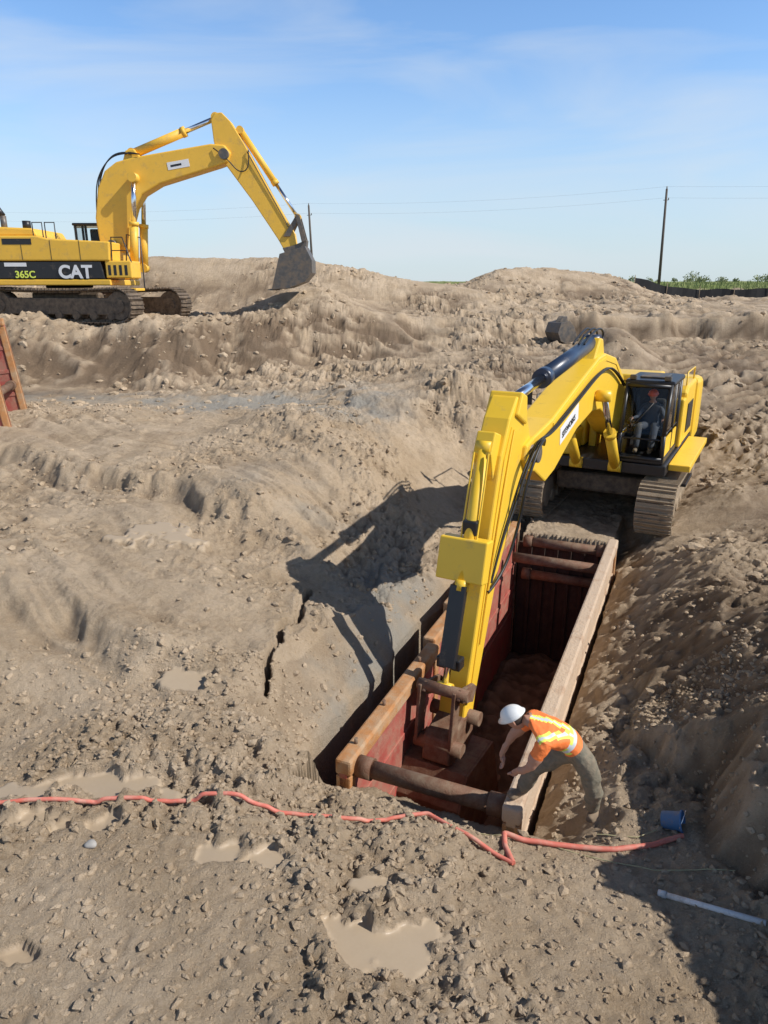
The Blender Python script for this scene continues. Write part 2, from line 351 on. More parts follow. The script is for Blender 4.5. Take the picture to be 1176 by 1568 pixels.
# soil clods
def clods(N_,xr,yr,smin,smax,sub,pw=2.2,fl=.12):
    bm=bmesh.new();bmesh.ops.create_icosphere(bm,subdivisions=sub,radius=1)
    bv=np.array([v.co[:] for v in bm.verts]);bf=np.array([[v.index for v in f.verts] for f in bm.faces]);bm.free()
    xs_=rng.uniform(*xr,N_);ys_=rng.uniform(*yr,N_)
    z,pm,mk,t,w,inb,dm,kz=H(xs_,ys_)
    keep=(pm<.05)&(~inb)&(rng.random(N_)<fl+(1-fl)*dm**1.5)
    near=(w>-.7)&(w<WB+.3)&(t>-.3)&(t<LB+.3); keep&=~near
    keep&=np.hypot(xs_-2.1,ys_-5.98)>.25
    keep&=(np.abs(xs_-EQ[0])>2.2)|(np.abs(ys_-17)>3)
    xs_,ys_,z=xs_[keep],ys_[keep],z[keep];n=len(xs_)
    s=smin+(smax-smin)*rng.random(n)**pw
    sc=s[:,None]*rng.uniform(.55,1.35,(n,3));sc[:,2]*=.7
    off=rng.normal(0,.22,(n,len(bv),1))
    P=bv[None]*(1+off)*sc[:,None,:]
    a=rng.uniform(0,6.28,n);ca=np.cos(a)[:,None];sa=np.sin(a)[:,None]
    Q=np.stack([P[...,0]*ca-P[...,1]*sa,P[...,0]*sa+P[...,1]*ca,P[...,2]],-1)
    Q+=np.stack([xs_,ys_,z+s*.08],-1)[:,None,:]
    FF=(bf[None]+np.arange(n)[:,None,None]*len(bv)).reshape(-1,3)
    return Q.reshape(-1,3),FF
parts=[clods(40000,(-4.5,4.5),(3.2,8),.005,.042,1,4,.35),clods(12000,(-10,9),(7,20),.015,.07,1,4,.06),clods(6000,(-20,20),(18,48),.04,.16,1,3.5),clods(500,(5.5,14),(10,26),.06,.17,2,2)]
vo=0;VV=[];FF=[]
for v,f in parts: VV.append(v);FF.append(f+vo);vo+=len(v)
M_clod=groundmat('clod_soil',False)
meshnp('soil_clods',np.concatenate(VV),np.concatenate(FF),[M_clod],False)

# ---------------------------------------------------------------- excavator parts
def tracks(par,yc,xc,L,h,wd,m,n=44,tag=''):
    r=h/2;st=L-2*r;per=2*st+2*math.pi*r
    V=[];F=[]
    def pos(d):
        d%=per
        if d<st: return (-st/2+d,0.0,0)
        d-=st
        if d<math.pi*r: a=d/r; return (st/2+r*math.sin(a),r-r*math.cos(a),a)
        d-=math.pi*r
        if d<st: return (st/2-d,2*r-.05*math.sin(math.pi*d/st),math.pi)
        d-=st; a=math.pi+d/r; return (-st/2+r*math.sin(a),r-r*math.cos(a),a)
    sl=per/n
    for i in range(n):
        px,pz,a=pos(i*sl); c,s=math.cos(a),math.sin(a)
        def add(lx0,lx1,lz0,lz1,w2):
            b=len(V)
            for yy in(-w2,w2):
                for lx,lz in((lx0,lz0),(lx1,lz0),(lx1,lz1),(lx0,lz1)):
                    V.append((xc+px+lx*c-lz*s,yc+yy,pz+lx*s+lz*c))
            F.extend([[b,b+1,b+2,b+3],[b+7,b+6,b+5,b+4],[b,b+4,b+5,b+1],[b+1,b+5,b+6,b+2],[b+2,b+6,b+7,b+3],[b+3,b+7,b+4,b]])
        add(-sl*.45,sl*.45,0,.04,wd/2)
        for g in(-.33,.1): add(sl*g-.014,sl*g+.014,-.045,0,wd/2*.97)
        add(-sl*.45,sl*.45,.04,.12,wd*.14)
    me=bpy.data.meshes.new('track_chain'+tag);me.from_pydata(V,[],F)
    addobj('track_chain'+tag,me,par,[m])
    prism('track_frame'+tag,[(xc-st/2,.28),(xc+st/2,.28),(xc+st/2+.1,h*.5),(xc+st/2-.2,h*.72),(xc-st/2+.2,h*.72),(xc-st/2-.1,h*.5)],yc-wd*.3,yc+wd*.3,par,m,.03)
    for k,xx in enumerate((xc-st/2,xc+st/2)):
        cyl('idler%s_%d'%(tag,k),(xx,yc-wd*.32,r),(xx,yc+wd*.32,r),r-.12,par,m,28)
        cyl('idler_hub%s_%d'%(tag,k),(xx,yc-wd*.38,r),(xx,yc+wd*.38,r),r*.4,par,m,20)
    for k in range(7):
        xx=xc-st/2+.35+(st-.7)*k/6
        cyl('roller%s_%d'%(tag,k),(xx,yc-wd*.34,.26),(xx,yc+wd*.34,.26),.15,par,m,16)
def hyd(par,name,a,b,r,frac,mb,y=0):
    a=Vector((a[0],y,a[1]));b=Vector((b[0],y,b[1]));c=a.lerp(b,frac)
    cyl(name+'_barrel',a,c,r,par,mb); cyl(name+'_gland',a.lerp(b,frac-.03),a.lerp(b,frac+.015),r*1.15,par,mb)
    cyl(name+'_rod',c,b,r*.55,par,M_chr)
    cyl(name+'_eye1',a+Vector((0,-r*1.2,0)),a+Vector((0,r*1.2,0)),r*1.1,par,mb); cyl(name+'_eye2',b+Vector((0,-r*1.2,0)),b+Vector((0,r*1.2,0)),r*1.0,par,mb)
def bucket(par,name,curve,hw,m):
    t=.05;n=len(curve);inner=[]
    cx=sum(p[0] for p in curve)/n;cz=sum(p[1] for p in curve)/n
    for p in curve:
        d=Vector((cx-p[0],cz-p[1]));d.normalize();inner.append((p[0]+d.x*t,p[1]+d.y*t))
    prism(name+'_shell',curve+inner[::-1],-hw,hw,par,m,.008)
    for k,y in enumerate((-hw-.03,hw)): prism(name+'_side_%d'%k,curve,y,y+.03,par,m,.006)
    a=Vector(curve[-1]);d=(a-Vector(curve[-2])).normalized();nn=Vector((-d.y,d.x))
    for k in range(5):
        y=-hw+.06+k*(2*hw-.12)/4
        e=a+d*.22
        prism(name+'_tooth_%d'%k,[tuple(a+nn*.04-d*.05),tuple(e),tuple(a-nn*.04-d*.05)],y-.05,y+.05,par,m,.006)

# ---- near excavator
h2d=Vector((-.481,-.877)); EZ=-5.06
E2=empty('excavator',(EQ[0],EQ[1],EZ),math.atan2(h2d.y,h2d.x))
for k,yy in enumerate((1.38,-1.38)): tracks(E2,yy,-.05,5.05,1.08,.76,M_trkdirt,46,'_%d'%k)
box('carbody',-1.3,1.2,-1.05,1.05,.5,.95,E2,M_steel,.08)
cyl('swing_ring',(0,0,.95),(0,0,1.25),.75,E2,M_blk,32)
box('deck',-2.9,1.95,-1.5,1.45,1.22,1.46,E2,M_blk,.03)
prism('counterweight',[(-2.35,1.15),(-3.35,1.2),(-3.55,1.5),(-3.5,2.6),(-3.3,2.85),(-2.35,2.87)],-1.52,1.52,E2,M_yel,.14)
prism('engine_hood',[(-2.33,1.47),(-.55,1.47),(-.55,2.7),(-.75,2.84),(-2.33,2.86)],-1.45,1.45,E2,M_yel,.06)
box('hood_cover',-2.1,-.9,-.9,.7,2.86,3.02,E2,M_yel,.05)
cyl('exhaust',(-1.5,-.9,2.8),(-1.5,-.9,3.3),.07,E2,M_blk)
box('air_intake',-1.3,-1.0,.85,1.15,2.86,3.06,E2,M_blk,.03)
box('left_storage',-.54,-.12,.45,1.45,1.47,2.6,E2,M_yel,.04)
box('left_louver',-1.9,-.9,1.452,1.47,1.7,2.4,E2,M_blk,.005)
box('fuel_tank',-.5,.75,-1.5,-.55,1.47,2.3,E2,M_yel,.05)
box('tool_box',.78,1.85,-1.5,-.6,1.47,1.95,E2,M_yel,.05)
box('step_tread',.8,1.8,-1.45,-.65,1.955,1.975,E2,M_blk,.004)
prism('catwalk',[(-1.9,1.3),(1.6,1.3),(1.6,1.44),(-1.9,1.44)],1.46,1.9,E2,M_yel,.02)
box('side_step',.4,1.5,1.5,1.85,.95,1.02,E2,M_blk,.01)
cyl('beacon',(-.7,1.2,2.83),(-.7,1.2,2.96),.06,E2,M_vest)
for k,yy in enumerate((-1.4,1.38)):
    tube('hood_rail_%d'%k,[(-2.2,yy,2.8),(-2.2,yy,3.15),(-.8,yy,3.15),(-.8,yy,2.75)],.02,E2,M_blk if k==0 else M_yel,False)
tube('front_rail',[(1.8,-1.45,1.5),(1.8,-1.45,2.75),(.9,-1.45,2.75),(.9,-1.45,2.1)],.02,E2,M_blk,False)
tube('mirror_arm',[(1.8,-1.45,2.6),(2.05,-1.6,2.75)],.015,E2,M_blk,False)
box('mirror',2.0,2.04,-1.75,-1.5,2.55,2.9,E2,M_blk,.01)
cx0,cx1,cy0,cy1=0.0,1.92,.42,1.38
CC=(cy0+cy1)/2
box('cab_floor',cx0,cx1,cy0,cy1,1.47,1.6,E2,M_blk,.02)
box('cab_roof',cx0-.03,cx1-.3,cy0-.03,cy1+.03,3.08,3.19,E2,M_blk,.04)
box('roof_hatch',.4,1.2,CC-.28,CC+.28,3.19,3.23,E2,M_grey,.02)
box('cab_back',cx0,cx0+.08,cy0,cy1,1.6,3.08,E2,M_blk,.02)
def post(nm,a,b,r=.045):
    cyl('cab_post_'+nm,a,b,r,E2,M_blk,8)
for k,yy in enumerate((cy0+.04,cy1-.04)):
    post('f%d'%k,(cx1-.05,yy,1.5),(cx1+.02,yy,2.1)); post('fu%d'%k,(cx1+.02,yy,2.1),(cx1-.3,yy,3.12)); post('m%d'%k,(.85,yy,1.5),(.8,yy,3.12),.035); post('r%d'%k,(.05,yy,1.5),(.05,yy,3.12))
    post('rail%d'%k,(.05,yy,2.1),(cx1+.02,yy,2.1),.02)
post('x1',(cx1+.0,cy0+.04,1.58),(cx1+.0,cy1-.04,1.58));post('x2',(cx1+.02,cy0+.04,2.0),(cx1+.02,cy1-.04,2.0),.02);post('x3',(cx1-.28,cy0+.04,3.08),(cx1-.28,cy1-.04,3.08))
box('cab_side_lower_right',.05,1.85,cy0+.02,cy0+.05,1.6,2.0,E2,M_blk,.005)
box('cab_door_lower',.05,1.85,cy1-.05,cy1-.02,1.6,2.0,E2,M_yel,.005)
prism('windscreen',[(cx1+.005,2.1),(cx1+.015,2.1),(cx1-.285,3.06),(cx1-.295,3.06)],cy0+.06,cy1-.06,E2,M_glass,0)
prism('lower_windscreen',[(cx1-.04,1.6),(cx1-.03,1.6),(cx1+.015,1.98),(cx1+.005,1.98)],cy0+.06,cy1-.06,E2,M_glass,0)
for k,yy in enumerate((cy0+.03,cy1-.04)): box('side_glass_%d'%k,.1,1.6,yy,yy+.01,2.12,3.05,E2,M_glass,0)
box('seat_base',.7,1.2,CC-.25,CC+.25,1.6,2.0,E2,M_seat,.06); box('seat_back',.58,.72,CC-.25,CC+.25,1.95,2.7,E2,M_seat,.06)
box('console_left',.8,1.3,CC+.27,CC+.39,1.9,2.15,E2,M_seat,.03); box('console_right',.8,1.3,CC-.43,CC-.29,1.9,2.15,E2,M_seat,.03)
cyl('joystick_0',(1.3,CC+.33,2.1),(1.35,CC+.33,2.32),.02,E2,M_rub);cyl('joystick_1',(1.3,CC-.36,2.1),(1.35,CC-.36,2.32),.02,E2,M_rub)
cyl('wiper',(cx1+.03,CC-.3,2.12),(cx1-.17,CC+.15,2.75),.012,E2,M_rub,8)
for k,yy in enumerate((CC-.35,CC+.35)): box('work_light_%d'%k,cx1-.42,cx1-.32,yy-.07,yy+.07,3.19,3.29,E2,M_grey,.02)
# boom
BM=[(.05,2.15),(.35,2.55),(1.1,3.2),(2.1,3.68),(3.1,3.84),(3.7,3.80),(5,3.5),(6.6,3.1),(7.5,2.98),(7.85,2.9),(7.92,2.7),(7.75,2.5),(7.4,2.42),(6.8,2.12),(6.3,2.2),(5,2.66),(3.9,2.82),(3.2,2.76),(2.3,2.45),(1.3,1.95),(.5,1.72),(.15,1.8)]
prism('boom',BM,-.26,.26,E2,M_yel,.03)
for k,yy in enumerate((-.275,.26)):
    prism('boom_flange_top_%d'%k,[(1.2,3.18),(2.1,3.6),(3.1,3.76),(3.7,3.72),(5,3.42),(6.6,3.03),(6.6,2.98),(5,3.36),(3.7,3.66),(3.1,3.70),(2.1,3.54),(1.25,3.12)],yy,yy+.015,E2,M_yel,0)
cyl('boom_foot_pin',(.3,-.55,2.05),(.3,.4,2.05),.12,E2,M_blk)
box('boom_bracket',-.1,.6,-.5,-.32,1.4,2.3,E2,M_yel,.04)
for k,yy in enumerate((-.42,.42)): hyd(E2,'boom_cylinder_%d'%k,(1.95,1.35),(3.75,3.1),.11,.5,M_yel,yy)
cyl('boom_cylinder_pin',(3.75,-.56,3.1),(3.75,.56,3.1),.09,E2,M_yel)
prism('stick_cylinder_lug',[(3.0,3.8),(3.2,4.12),(3.45,4.15),(3.8,3.76)],-.2,.2,E2,M_yel,.03)
hyd(E2,'stick_cylinder',(3.3,4.05),(8.05,3.52),.135,.66,M_cylb,0)
# stick
SK=[(7.78,3.42),(7.95,3.62),(8.2,3.64),(8.48,3.38),(8.74,2.92),(9.02,2.0),(9.68,-.2),(9.75,-.55),(9.62,-.72),(9.42,-.70),(9.32,-.35),(8.66,1.2),(7.8,2.35),(7.45,2.6),(7.5,2.95)]
prism('stick',SK,-.19,.19,E2,M_yel,.025)
for k,yy in enumerate((-.205,.19)):
    prism('stick_weld_%d'%k,[(8.42,3.26),(8.66,2.86),(8.93,2.0),(9.56,-.2),(9.52,-.2),(8.88,2.0),(8.6,2.84),(8.37,3.22)],yy,yy+.015,E2,M_yel,0)
cyl('boom_tip_pin',(7.63,-.38,2.75),(7.63,.38,2.75),.13,E2,M_grey)
prism('stick_cylinder_clevis',[(7.85,3.2),(7.9,3.62),(8.12,3.7),(8.3,3.4)],-.24,.24,E2,M_yel,.03)
prism('bucket_cylinder_lug',[(8.60,3.18),(8.84,3.26),(8.98,2.98),(8.86,2.6)],-.13,.13,E2,M_yel,.02)
hyd(E2,'bucket_cylinder',(8.88,3.05),(9.98,.02),.085,.58,M_yel,0)
for k,yy in enumerate((-.1,.1)): tube('bucket_cylinder_pipe_%d'%k,[(9.0,yy,3.0),(9.1,yy*1.1,2.6),(9.42,yy*1.1,1.6)],.014,E2,M_yel)
box('cylinder_hose_block',9.2,9.33,-.1,.1,1.95,2.15,E2,M_blk,.02)
prism('stick_guard_plate',[(9.2,1.9),(9.42,1.93),(9.56,1.38),(9.34,1.33)],-.37,.3,E2,M_yel,.02)
prism('cylinder_guard',[(9.50,1.32),(9.60,1.34),(9.93,.3),(9.84,.25)],-.13,.09,E2,M_blk,.01)
box('guard_clamp',9.66,9.84,-.2,.14,.22,.38,E2,M_blk,.02)
for k,yy in enumerate((-.27,.22)):
    prism('bucket_link_%d'%k,[(9.5,-.12),(9.62,-.02),(10.05,.1),(10.12,-.02),(10.0,-.12),(9.62,-.3)],yy,yy+.05,E2,M_rust,.01)
    prism('coupler_link_%d'%k,[(9.92,.06),(10.12,.06),(10.22,-.75),(10.02,-.8)],yy-.06,yy-.01,E2,M_rust,.01)
cyl('link_pin',(10.02,-.36,.02),(10.02,.36,.02),.08,E2,M_rust)
cyl('stick_pin',(9.56,-.36,-.58),(9.56,.36,-.58),.10,E2,M_rust)
cyl('coupler_pin',(10.12,-.34,-.75),(10.12,.34,-.75),.1,E2,M_rust)
prism('coupler',[(9.35,-.6),(9.75,-.5),(10.2,-.62),(10.25,-.95),(9.9,-1.15),(9.4,-1.0)],-.2,.2,E2,M_rust,.03)
bucket(E2,'bucket',[(9.3,-1.05),(10.25,-1.0),(10.5,-1.4),(10.42,-1.9),(10.0,-2.25),(9.4,-2.3),(8.95,-2.1)],.45,M_rust)
for k in range(2):
    o=.30+.04*k
    tube('boom_hose_%d'%k,[(1.2,o,3.0),(2.4,o,3.5),(3.6,o,3.6),(5.5,o,3.2),(7.0,o,2.9),(7.6,o+.04,2.95+.05*k),(8.05,o,2.65),(8.35,o-.06,2.1),(8.7,.23,1.7),(9.0,.22,1.2)],.018,E2,M_rub)
tube('stick_hose_loop',[(7.2,.31,2.8),(7.5,.42,3.0),(8.0,.46,2.9),(8.3,.4,2.4),(8.25,.34,1.9),(8.6,.26,1.2),(9.1,.22,1.1)],.022,E2,M_rub)
for k in range(3): tube('top_hose_%d'%k,[(3.2,-.12+.1*k,3.85),(2.6,-.15+.12*k,4.1),(3.0,-.15+.12*k,4.34),(3.9,-.1+.1*k,4.22),(4.3,-.1+.1*k,4.08)],.02,E2,M_rub)
tube('stick_pipe',[(8.3,.20,3.2),(8.7,.212,2.4),(9.3,.212,.4)],.015,E2,M_yel)
for k,yy in enumerate((.262,-.266)):
    prism('boom_decal_%d'%k,[(5.0,2.85),(6.1,2.58),(6.14,2.86),(5.04,3.14)],yy,yy+.004,E2,M_decal,0)
text('boom_decal_text','SITEWORKS',.15,(6.0,.27,2.68),(math.radians(90),math.radians(-14),math.radians(180)),E2,M_blk,.002)

# ---- far excavator (side view)
E1=empty('excavator.001',(-12.2,29,-1.22),0)
t1=empty('undercarriage',(0,0,0),math.radians(-17)); t1.parent=E1
for k,yy in enumerate((-1.6,1.6)): tracks(t1,yy,.9,6.4,1.2,.75,M_steel,46,'_%d'%k)
box('carbody',-.8,2.2,-1.2,1.2,.55,1.05,t1,M_steel,.08)
cyl('swing_ring',(0,0,1.0),(0,0,1.35),.85,E1,M_blk,32)
box('deck',-3.7,2.2,-1.65,1.65,1.3,1.5,E1,M_yel_old,.03)
prism('counterweight',[(-3.2,1.3),(-4.1,1.35),(-4.3,1.7),(-4.25,2.8),(-3.9,3.0),(-3.2,3.0)],-1.65,1.65,E1,M_yel_old,.12)
prism('body_lower',[(-3.15,1.52),(2.0,1.52),(1.9,2.12),(-3.15,2.12)],-1.62,1.62,E1,M_blk,.03)
prism('body_upper',[(-3.15,2.14),(2.25,2.14),(2.3,2.8),(.1,2.9),(-.3,3.0),(-3.15,3.0)],-1.64,1.64,E1,M_yel_old,.05)
prism('engine_hood',[(-3.1,3.01),(-.45,3.01),(-.6,3.28),(-2.6,3.36),(-3.1,3.2)],-1.2,1.4,E1,M_yel_old,.06)
for k in range(5): box('panel_gap_%d'%k,-3.0+k*1.05,-2.985+k*1.05,-1.648,-1.64,2.16,2.85,E1,M_blk,0)
prism('side_vent',[(-1.55,2.7),(-.5,2.7),(-.5,2.9),(-1.55,2.9)],-1.65,-1.642,E1,M_blk,0)
box('front_platform',2.05,3.0,-1.6,-.55,1.55,2.15,E1,M_yel_old,.04)
for k in range(4): box('platform_slot_%d'%k,2.15+k*.2,2.25+k*.2,-1.606,-1.6,1.65,2.0,E1,M_blk,0)
box('platform_step',2.1,3.1,-1.6,-.6,1.1,1.2,E1,M_yel_old,.02)
cyl('exhaust',(-1.9,-.6,3.2),(-1.9,-.6,3.75),.11,E1,M_grey);cyl('exhaust_tip',(-1.9,-.6,3.75),(-2.1,-.6,4.05),.11,E1,M_blk)
cyl('precleaner',(-1.2,-.3,3.3),(-1.2,-.3,3.6),.15,E1,M_blk)
box('cab_windows',.2,2.1,.55,1.6,2.87,3.49,E1,M_glass,.0)
box('cab_seat',.7,1.3,.8,1.3,2.87,3.4,E1,M_seat,.05)
box('cab_lower',.2,2.2,.5,1.62,1.52,2.86,E1,M_yel_old,.05)
box('cab_roof',.15,2.1,.5,1.65,3.5,3.6,E1,M_blk,.04)
for k,(a,b) in enumerate(((.22,.57),(2.05,.57),(.22,1.58),(2.05,1.58))): box('cab_pillar_%d'%k,a,a+.08,b-.04,b+.04,2.85,3.5,E1,M_blk,.01)
for k,xx in enumerate((-.45,.0)):
    tube('hand_rail_%d'%k,[(xx,-1.5,2.9),(xx,-1.5,3.45),(xx+.35,-1.5,3.45),(xx+.35,-1.5,2.9)],.022,E1,M_blk,False)
tube('front_rail',[(2.3,-1.55,2.15),(2.35,-1.55,2.95),(2.75,-1.55,2.95),(3.0,-1.55,2.1)],.024,E1,M_blk,False)
tube('front_rail_b',[(2.5,-.6,2.15),(2.6,-.6,3.1),(3.1,-.6,3.0),(3.1,-.6,1.2)],.024,E1,M_blk,False)
tube('front_rail_c',[(2.33,-1.55,2.5),(2.9,-1.55,2.5)],.018,E1,M_blk,False)
prism('boom',[(1.5,2.6),(1.42,3.7),(1.62,4.7),(1.95,5.3),(2.4,5.6),(3.0,5.75),(5.9,6.2),(6.4,6.16),(6.62,5.9),(6.5,5.6),(6.15,5.48),(3.9,4.85),(3.25,4.5),(2.9,4.05),(2.62,3.3),(2.5,2.6),(2.0,2.35)],-.36,.36,E1,M_yel_old,.05)
cyl('boom_foot_pin',(2.0,-.6,2.75),(2.0,.6,2.75),.17,E1,M_grey)
for k,yy in enumerate((-.56,.56)): hyd(E1,'boom_cylinder_%d'%k,(2.78,1.95),(3.05,5.05),.155,.5,M_yel_old,yy)
cyl('boom_cylinder_pin',(3.05,-.75,5.05),(3.05,.75,5.05),.17,E1,M_yel_old)
prism('stick_cylinder_lug',[(2.6,5.6),(2.75,6.0),(3.05,6.05),(3.3,5.75)],-.25,.25,E1,M_yel_old,.03)
hyd(E1,'stick_cylinder',(2.95,5.92),(6.1,7.1),.16,.62,M_yel_old,0)
prism('stick',[(5.95,7.0),(6.1,7.22),(6.35,7.24),(6.65,6.95),(7.15,6.15),(8.0,4.6),(8.83,3.15),(8.9,2.65),(8.7,2.45),(8.45,2.5),(8.2,2.95),(7.3,4.3),(6.4,5.5),(6.1,5.8),(6.0,6.3)],-.25,.25,E1,M_yel_old,.03)
cyl('boom_tip_pin',(6.38,-.5,5.85),(6.38,.5,5.85),.18,E1,M_grey)
hyd(E1,'bucket_cylinder',(6.95,6.7),(8.95,3.75),.12,.6,M_yel_old,0)
for k,yy in enumerate((-.32,.27)):
    prism('bucket_link_%d'%k,[(8.4,3.05),(8.5,3.2),(8.95,3.85),(9.05,3.75),(8.65,3.05)],yy,yy+.05,E1,M_grey,.01)
    prism('coupler_link_%d'%k,[(8.88,3.85),(9.05,3.8),(9.28,2.9),(9.1,2.85)],yy-.06,yy-.01,E1,M_grey,.01)
prism('coupler',[(8.35,2.65),(8.8,2.75),(9.3,2.95),(9.25,2.6),(8.5,2.35)],-.3,.3,E1,M_grey,.03)
bucket(E1,'bucket',[(8.3,2.42),(9.25,2.7),(9.5,2.2),(9.5,1.75),(9.2,1.42),(8.6,1.2),(7.95,1.15)],.75,M_grey)
for k in range(3):
    tube('boom_hose_%d'%k,[(1.42+.05*k,-.2+.1*k,3.0),(1.45+.04*k,-.25+.1*k,4.6),(1.85,-.3+.1*k,5.45+.06*k),(2.5,-.3+.1*k,5.95+.05*k),(3.3,-.38,5.85)],.022,E1,M_rub)
tube('stick_hose',[(6.0,-.4,6.05),(6.5,-.5,5.7),(6.9,-.42,5.2),(7.3,-.35,5.4),(7.25,-.3,6.0)],.02,E1,M_rub)
tube('stick_hose_b',[(7.2,-.3,5.95),(8.0,-.28,4.5),(8.6,-.27,3.4)],.015,E1,M_rub)
R90=(math.radians(90),0,0)
text('decal_brand','CAT',.62,(.35,-1.655,1.56),R90,E1,M_decal,.006,.035)
text('decal_model','365C',.34,(-1.25,-1.655,1.56),R90,E1,M_vyel)
prism('decal_company',[(-1.6,1.95),(-.8,1.95),(-.8,2.08),(-1.6,2.08)],-1.632,-1.622,E1,M_decal,0)
prism('boom_decal',[(4.3,5.32),(5.1,5.45),(5.06,5.7),(4.26,5.57)],-.37,-.362,E1,M_decal,0)
prism('boom_decal_text',[(4.4,5.42),(4.8,5.49),(4.79,5.56),(4.39,5.49)],-.374,-.37,E1,M_blk,0)

# ---------------------------------------------------------------- trench box
def trenchbox(name,loc,rz,L,Wd_,Ht,segs,both=False):
    E=empty(name,loc,rz)
    for side,yc in (('left',0.),('right',-Wd_)):
        sgn=-1 if side=='left' else 1
        for i,(a,b,dz,dy) in enumerate(segs if side=='left' else [(0,L,0,0)]):
            y0=yc-.08+dy;y1=yc+.08+dy; zt=dz
            red=side=='left' or both
            box(f'{side}_panel_{i}',a,b,y0+.03,y1-.03,-Ht,zt-.16,E,M_red if red else M_mudwall,.01)
            box(f'{side}_top_rail_{i}',a,b,y0-.02,y1+.02,zt-.2,zt,E,M_orust if red else M_mudwall,.03)
            for j,zz in enumerate((-.75,-1.35,-1.95)):
                box(f'{side}_rib_{i}_{j}',a+.02,b-.02,y0+.012,y1-.012,zz-.05,zz+.05,E,M_red if red else M_mudwall,.01)
            for j,xx in enumerate((a,b-.16)):
                box(f'{side}_post_{i}_{j}',xx,xx+.16,y0-.01,y1+.01,-Ht+.02,zt-.21,E,M_orust if i==0 else M_rust,.02)
        for j,(xx,zz) in enumerate(((.2,-.17),(.2,-1.7),(L-.3,-.2),(L-.3,-.95))):
            s=yc+sgn*.1
            cyl(f'{side}_strut_socket_{j}',(xx,s,zz),(xx,s+sgn*.18,zz),.125,E,M_rust)
    for j,(xx,zz) in enumerate(((.2,-.17),(.2,-1.7),(L-.3,-.2),(L-.3,-.95),(L-1.3,-.22))):
        cyl(f'strut_{j}',(xx,-.1,zz),(xx,-Wd_+.1,zz),.1,E,M_rust)
    return E
TB=trenchbox('trench_box',(OB[0],OB[1],-5.0),math.atan2(AX[1],AX[0]),LB,WB,3.0,[(0,3.0,0,0),(3.05,4.1,.03,.1),(4.15,LB,.12,.16)])
box('end_sheeting',LB-.12,LB-.05,-WB+.1,.05,-3.0,-.3,TB,M_pitshade,.01)
for j in range(6): box('sheeting_rib_%d'%j,LB-.17,LB-.125,-WB+.25+j*.28,-WB+.33+j*.28,-2.9,-.35,TB,M_pitshade,.01)
for j,(xx,yy,zz) in enumerate(((.35,.0,0),(1.2,.02,0),(2.4,0,0),(.3,-WB,0))):
    cyl('keeper_pin_%d'%j,(xx,yy,zz-.02),(xx,yy,zz+.07),.022,TB,M_rust,10)
TB2=trenchbox('trench_box.001',(-9.28,17.0,-.75),0,5.5,2.2,2.6,[(0,5.5,0,0)],True)
TB2.rotation_euler=(0,math.radians(6),math.radians(196))

# ---------------------------------------------------------------- hose, pipe, bucket, cords
def onground(pts,r,step=.06,wob=.015):
    out=[]
    for (a,b),(c,d) in zip(pts[:-1],pts[1:]):
        n=max(1,int(math.hypot(c-a,d-b)/step))
        for i in range(n): out.append((a+(c-a)*i/n,b+(d-b)*i/n))
    out.append(pts[-1]); A=np.array(out)
    A[:,0]+=fbm(A[:,0]*2,A[:,1]*2,2,400)*wob;A[:,1]+=fbm(A[:,0]*2,A[:,1]*2,2,410)*wob
    z=H(A[:,0],A[:,1])[0]; zz=z.copy()
    for i in range(len(z)): zz[i]=.4*z[max(0,i-3):i+4].max()+.6*z[max(0,i-3):i+4].mean()
    return [(A[i,0],A[i,1],zz[i]+r) for i in range(len(A))]
tube('red_hose',onground([(-6,5.5),(-3.48,5.34),(-2.32,5.41),(-1.42,5.42),(-.94,5.38),(-.29,5.4),(.42,5.56),(.62,5.39),(1.14,5.06)],.014),.02,None,M_hose)
tube('red_hose.001',onground([(1.14,5.06),(1.1,5.28),(1.125,5.47),(1.25,5.42),(1.66,5.38),(2.13,5.33),(2.5,5.38),(2.82,5.5)],.022),.025,None,M_hose)
for nm,pts in (('extension_cord',[(.9,5.6),(1.3,5.5),(1.9,5.25),(2.4,5.05),(2.75,5.0),(3.05,4.95)]),('extension_cord.001',[(2.05,5.6),(2.4,5.5),(2.75,5.65),(2.9,5.7)])):
    tube(nm,onground(pts,.005),.005,None,M_cord)
pa=(2.33,4.79);pb=(2.98,4.33)
pz=[gz(pa[0]+(pb[0]-pa[0])*q,pa[1]+(pb[1]-pa[1])*q) for q in (0,.25,.5,.75,1)]
cf=np.polyfit([0,.25,.5,.75,1],pz,1); off=max(p-(cf[0]*q+cf[1]) for p,q in zip(pz,(0,.25,.5,.75,1)))
PV=empty('pvc_pipe',(pa[0],pa[1],cf[1]+off*.5+.015))
pv=Vector((pb[0]-pa[0],pb[1]-pa[1],cf[0]))
cyl('pipe_body',(0,0,0),pv,.024,PV,M_white);cyl('pipe_socket',(0,0,0),pv*.08,.03,PV,M_white)
BK=empty('blue_bucket',(2.78,5.64,gz(2.78,5.64)+.07)); BK.rotation_euler=(math.radians(75),0,math.radians(60)); BK.scale=(.75,.75,.75)
bm=bmesh.new();prof=[(0.0,-.13),(.105,-.13),(.125,.1),(.14,.1),(.14,.125),(.12,.125),(.1,-.11),(0,-.11)]
vs=[bm.verts.new((a,0,b)) for a,b in prof]
es=[bm.edges.new((vs[i],vs[i+1])) for i in range(len(vs)-1)]
bmesh.ops.spin(bm,geom=vs+es,cent=(0,0,0),axis=(0,0,1),angle=2*math.pi,steps=28,use_duplicate=False)
bmesh.ops.remove_doubles(bm,verts=bm.verts,dist=.0005);me=bpy.data.meshes.new('shell');bm.to_mesh(me);bm.free()
addobj('shell',me,BK,[M_blue],True)
